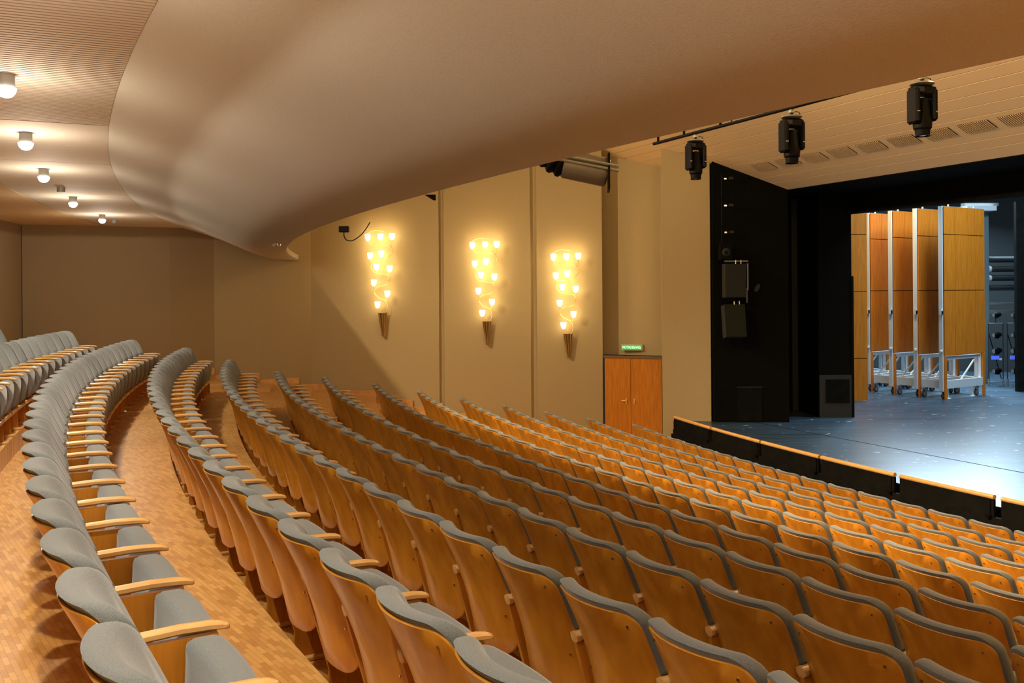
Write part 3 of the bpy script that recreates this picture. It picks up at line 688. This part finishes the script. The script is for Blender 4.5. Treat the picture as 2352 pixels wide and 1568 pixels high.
# spotlight with ribbed hose just under the balcony edge
fs = thing('follow_spot', 'grey cylindrical spotlight with black ribbed hose poking below the balcony edge', 'spotlight', V(0.60, 8.6, 1.11), -0.08)
ax = Vector((1, 0.1, -0.22)).normalized()
b = MB(); c0 = Vector((-0.12, 0, 0.08)); c1 = c0 + ax * 0.42
b.tube([c0, c0 + ax * 0.02, c1 - ax * .02, c1], [0.12, 0.135, 0.135, 0.12], mat('spot_housing', (0.16, 0.15, 0.13), 0.4, 0.3), 24); hs_ = b.obj('housing', fs, 40)
b = MB(); b.tube([c0 + Vector((-.05, -0.14, .02)), c1 + Vector((.1, -0.14, .0))], 0.014, M['grey'], 8); b.tube([c0 + Vector((-.05, -0.15, .06)), c1 + Vector((.1, -0.15, .04))], 0.014, M['grey'], 8); b.obj('guide_rail', fs, 40)
b = MB(); b.box(c1 + ax * 0.01, (0.02, 0.33, 0.33), M['blackm']); b.obj('colour_frame', fs)
b = MB(); pts = []; rr = []
for k in range(28):
    p = c0 - ax * (0.012 * k) + Vector((-0.006 * k, 0, 0.0009 * k * k)); pts.append(p); rr.append((0.135 if k % 3 else 0.11) - 0.0012 * k)
b.tube(pts, rr, M['blackm'], 20); b.obj('ribbed_hose', fs, 25)

# ------------------------------------------------------------------ loudspeakers on the black side wall
sp = thing('wall_loudspeaker', 'square dark loudspeaker with round cone, topmost on the black side wall', 'loudspeaker', V(4.36, 19.0, 0.80))
b = MB(); b.box((0, 0.06, 0), (0.25, 0.2, 0.34), M['black'], 0, 0.015); cabo = b.obj('cabinet', sp)
b = MB(); b.tube([(0, -0.04, -0.01), (0, -0.05, -0.01)], [0.085, 0.075], M['dgrey'], 20); b.tube([(0, -0.055, -0.01), (0, -0.06, -0.01)], 0.04, M['black'], 16); b.obj('speaker_cone', sp, 50)
for i, (x, z, hh, tilt, lab) in enumerate(((4.49, 0.21, 0.68, 0.0, 'dark grey box loudspeaker on a bracket, upper of two on the black wall'), (4.48, -0.62, 0.66, 0.16, 'dark grey box loudspeaker tilted down, lowest on the black wall'))):
    sp = thing('box_loudspeaker', lab, 'loudspeaker', V(x, 18.98, z), 0.0, 'box loudspeakers on the black wall'); sp.rotation_euler = (-tilt, 0, 0.15)
    b = MB(); b.prism([(-0.22, -0.16, -hh / 2), (0.22, -0.16, -hh / 2), (0.26 if i == 0 else 0.2, 0.12, -hh / 2), (-0.18, 0.12, -hh / 2)], (0, 0, hh), M['dgrey']); b.obj('cabinet', sp)
    b = MB(); b.box((0, -0.165, 0), (0.42, 0.012, hh - 0.02), mat('speaker_grille', (0.028, 0.031, 0.028), 0.9, spec=0.1) if i == 0 else mat('speaker_grille_low', (0.018, 0.022, 0.015), 0.9, spec=0.1)); b.obj('front_grille', sp)
    b = MB()
    if i == 0:
        b.box((0.1, 0.05, hh / 2 + 0.06), (0.5, 0.03, 0.03), M['grey']); b.box((0.34, 0.05, 0.08), (0.03, 0.03, 0.55), M['grey']); b.box((0.32, 0.05, -0.3), (0.02, 0.03, 0.3), M['grey'])
    for xx in (0.05, 0.16): b.tube([(xx, -0.05, hh / 2), (xx, -0.05, hh / 2 + 0.08)], 0.012, M['chrome'], 8)
    b.obj('bracket', sp)
for i, z in enumerate((2.3, 1.75, 1.2)):
    b = MB(); b.box((0, 0, 0), (0.05, 0.04, 0.03), M['chrome']); b.box((0.12, 0.0, 0.01), (0.09, 0.05, 0.05), M['dgrey']); b.tube([(-0.08, 0, 0.1), (-0.08, 0, -0.4)], 0.004, M['dgrey'], 6)
    o = b.obj('wall_fitting'); o.location = V(4.38, 19.1, z); tag(o, '%s small metal fitting down the black wall above the loudspeakers' % ordinal(i + 1), 'wall fitting', 'fittings on the black wall')
b = MB(); b.lathe([(0.10, 0), (0.10, 0.02)], M['dgrey'], (0, 0, 0), 20); o = b.obj('round_disc'); o.rotation_euler = (PI / 2, 0.5, 0); o.scale = (0.45, 0.9, 1); o.location = V(5.03, 19.15, 0.06)
tag(o, 'small tilted oval disc on the black side wall right of the loudspeakers', 'disc')

# ------------------------------------------------------------------ scenery towers on stage
TD = Vector((0.838, 0.546, 0)); TNv = Vector((0.546, -0.838, 0))
HT = 4.75
def make_tower():
    s = thing('scenery_wagon', '', 'scenery wagon'); Wd = 1.79
    b = MB(); z0 = 1.07
    xs = [0.02, 0.27 * Wd, 0.76 * Wd, Wd - 0.0]; zs = [z0, 2.68, 4.06, HT]
    for i in range(3):
        for j in range(3): b.box(((xs[i] + xs[i + 1]) / 2, 0, (zs[j] + zs[j + 1]) / 2), (xs[i + 1] - xs[i] - 0.012, 0.022, zs[j + 1] - zs[j] - 0.016), M['wagonwood'])
    b.box((Wd / 2, 0.014, (z0 + HT) / 2), (Wd - 0.02, 0.008, HT - z0), M['black']); b.obj('veneer_panel', s)
    for xa, w_ in ((0.06, 0.085), (Wd - 0.055, 0.10)):
        b = MB(); b.box((xa, 0, z0 / 2 - 0.01), (w_, 0.03, z0 - 0.02), M['wagonwood']); b.obj('wooden_leg', s)
    b = MB()
    b.box((-0.005, 0.065, 0.20 + (HT - 0.2) / 2), (0.045, 0.10, HT - 0.2), M['alu'])
    for xx in (Wd - 0.05,): b.box((xx, 0.10, 0.22 + (HT - 0.25) / 2), (0.05, 0.06, HT - 0.3), M['alu'])
    b.box((Wd / 2, 0.06, z0 - 0.06), (Wd - 0.3, 0.05, 0.09), M['alu']); b.box((Wd / 2, 0.05, HT - 0.015), (Wd, 0.08, 0.035), M['alu'])
    b.obj('upright_frame', s)
    b = MB()
    for xx in (0.12, Wd - 0.22): b.box((xx, 0.10, 0.6), (0.07, 0.07, 0.85), M['alu'])
    b.box((Wd / 2, 0.02, 0.36), (Wd - 0.15, 0.05, 0.20), M['alu']); b.box((Wd / 2, 0.60, 0.36), (Wd - 0.15, 0.05, 0.16), M['alu'])
    for xx in (0.10, Wd - 0.1): b.box((xx, 0.32, 0.36), (0.06, 0.6, 0.2), M['alu'])
    b.tube([(0.45 * Wd, 0.06, 0.44), (0.78 * Wd, 0.06, 0.92)], 0.022, M['alu'], 6); b.tube([(0.16, 0.60, 0.44), (0.16, 0.12, 1.0)], 0.022, M['alu'], 6)
    b.obj('base_frame', s)
    for xx, yy in ((0.08, 0.06), (Wd - 0.3, 0.06), (0.1, 0.60), (Wd - 0.3, 0.60)):
        b = MB(); b.box((xx, yy, 0.225), (0.10, 0.09, 0.03), M['grey']); b.box((xx + 0.02, yy - 0.03, 0.15), (0.06, 0.008, 0.13), M['grey']); b.box((xx + 0.02, yy + 0.03, 0.15), (0.06, 0.008, 0.13), M['grey']); cs = b.obj('caster', s)
        b = MB(); b.tube([(xx, yy - 0.02, 0.085), (xx, yy + 0.02, 0.085)], 0.083, M['rubber'], 18); b.tube([(xx, yy - 0.024, 0.085), (xx, yy + 0.024, 0.085)], 0.05, M['grey'], 14); b.obj('wheel', cs, 40)
    for xx in (0.3, Wd - 0.42):
        b = MB(); b.tube([(xx, 0.08, 0.01), (xx, 0.08, 0.30)], 0.015, M['alu'], 8); b.lathe([(0.06, 0), (0.06, 0.012), (0.02, 0.02)], M['alu'], (xx, 0.08, 0.0), 12); b.obj('levelling_foot', s, 40)
    b = MB(); b.box((-0.06, 0.03, 2.15), (0.08, 0.05, 0.14), M['alu']); b.box((-0.06, 0.0, 2.13), (0.05, 0.02, 0.09), M['black']); b.obj('latch', s)
    b = MB(); b.box((-0.06, 0.03, 1.19), (0.10, 0.05, 0.06), M['alu'], 0, 0.01); b.obj('handle', s)
    b = MB(); b.tube([(0.3, 0.05, HT), (0.3, 0.05, HT + 0.06)], 0.02, M['alu'], 8); b.tube([(1.4, 0.05, HT), (1.4, 0.05, HT + 0.06)], 0.02, M['alu'], 8); b.obj('lifting_eye', s)
    return s
tw0 = None
for i, (x, y) in enumerate(((10.58, 22.88), (10.22, 23.50), (9.86, 24.15), (9.52, 24.80), (9.15, 25.45))):
    if tw0 is None: tw0 = make_tower(); o = tw0
    else: o = dup(tw0)
    o.location = V(x, y, ZS); o.rotation_euler = (0, 0, math.atan2(TD.y, TD.x)); o['group'] = 'nested scenery wagons'
    o['label'] = 'tall wood-veneered scenery wagon on casters, ' + ('frontmost, whole face visible', 'second from the front', 'middle of the nested five', 'fourth from the front', 'rearmost, only a sliver visible')[i]
b = MB(); zs = [0.02, 1.05, 2.67, 4.05, HT - 0.02]
for j in range(4):
    for xa, xb in ((-1.2, -0.55), (-0.55, 0.0)): b.box(((xa + xb) / 2, 0, (zs[j] + zs[j + 1]) / 2), (xb - xa - 0.008, 0.03, zs[j + 1] - zs[j] - 0.016), M['wagonwood'])
b.box((-0.6, 0.018, HT / 2), (1.2, 0.02, HT - 0.05), M['black']); fl = thing('scenery_flat', 'tall wood-veneered flat standing directly on stage beside the black tower', 'scenery flat', V(8.60, 22.60, ZS), 0.12)
o = b.obj('veneer_panel', fl); b = MB(); b.box((-0.3, 0.06, HT / 2), (0.06, 0.06, HT - 0.1), M['alu']); b.obj('batten', fl)

# background clutter behind the wagons
bg = thing('rolled_backdrop_rack', 'rack of horizontal dark rolled tubes behind the scenery wagons', 'rack', V(13.95, 26.8, ZS), 0.0)
b = MB(); b.box((-0.35, 0, 2.5), (0.13, 0.15, 5.0), mat('rack_post', (0.10, 0.15, 0.17), 0.6)); b.obj('post', bg)
b = MB(); b.box((-0.62, -0.1, 5.0), (0.85, 0.5, 0.14), M['alu'], 0.05); b.box((-0.55, -0.1, 5.12), (1.0, 0.2, 0.08), M['grey'], 0.05); b.obj('top_platform', bg)
for i, z in enumerate((3.55, 3.28, 3.02, 2.74)):
    b = MB(); b.tube([(-0.25, 0, z), (0.75, 0, z)], 0.085, M['dgrey'], 16); b.tube([(-0.27, 0, z), (-0.20, 0, z)], 0.087, M['alu'] if i in (1, 2) else M['dgrey'], 16); b.obj('rolled_tube', bg, 40)
for z in (2.28, 2.05): 
    b = MB(); b.box((0.22, 0.0, z), (1.0, 0.2, 0.05 if z > 2.1 else 0.09), M['grey']); b.obj('shelf', bg)
for i, x in enumerate((13.47, 13.99)):
    st = thing('lamp_trolley', ('dark lamp trolley with hanging spotlights, left one beside the rack post', 'dark lamp trolley with hanging spotlights, right one by the black leg')[i], 'lamp trolley', V(x, 26.0, ZS), 0.0, 'lamp trolleys at the back of the stage')
    b = MB()
    for xx in (-0.2, 0.2): b.tube([(xx, 0, 0.15), (xx, 0, 1.75)], 0.015, M['dgrey'], 6)
    b.tube([(-0.2, 0, 1.75), (0.2, 0, 1.75)], 0.015, M['grey'], 6); b.tube([(-0.2, 0, 0.0), (-0.2, 0, 0.2)], 0.03, M['grey'], 8); b.tube([(0.2, 0, 0.0), (0.2, 0, 0.2)], 0.03, M['grey'], 8); b.tube([(-0.24, 0, 0.12), (0.24, 0, 0.12)], 0.02, M['grey'], 6); b.tube([(0, 0, 1.75), (0, 0, 2.0)], 0.012, M['dgrey'], 6); b.tube([(-0.2, 0, 1.5), (0.15, 0, 0.2)], 0.012, M['blackm'], 6); b.obj('stand', st)
    for z, r in ((1.98, .09), (1.42, .10), (0.98, .11), (0.42, .10)):
        b = MB(); b.tube([(-0.08, -0.08, z), (0.0, -0.05, z), (0.12, 0.0, z + .02)], [r * .7, r, r * .6], M['blackm'], 14); b.tube([(-0.085, -0.085, z), (-0.082, -0.082, z)], r * .6, M['grey'], 12); b.obj('spotlight', st, 40)
    b = MB(); b.box((-0.08, -0.12, 0.80), (0.2, 0.05, 0.10), M['blueglow']); b.box((0.06, -0.13, 0.76), (0.06, 0.04, 0.06), M['alu']); b.obj('clamp', st)
b = MB(); b.box(V(13.75, 24.6, -0.2), (0.95, 0.12, 5.0), M['black'])
tag(b.obj('masking_leg'), 'tall black masking leg at the right edge of the stage opening', 'stage curtain')
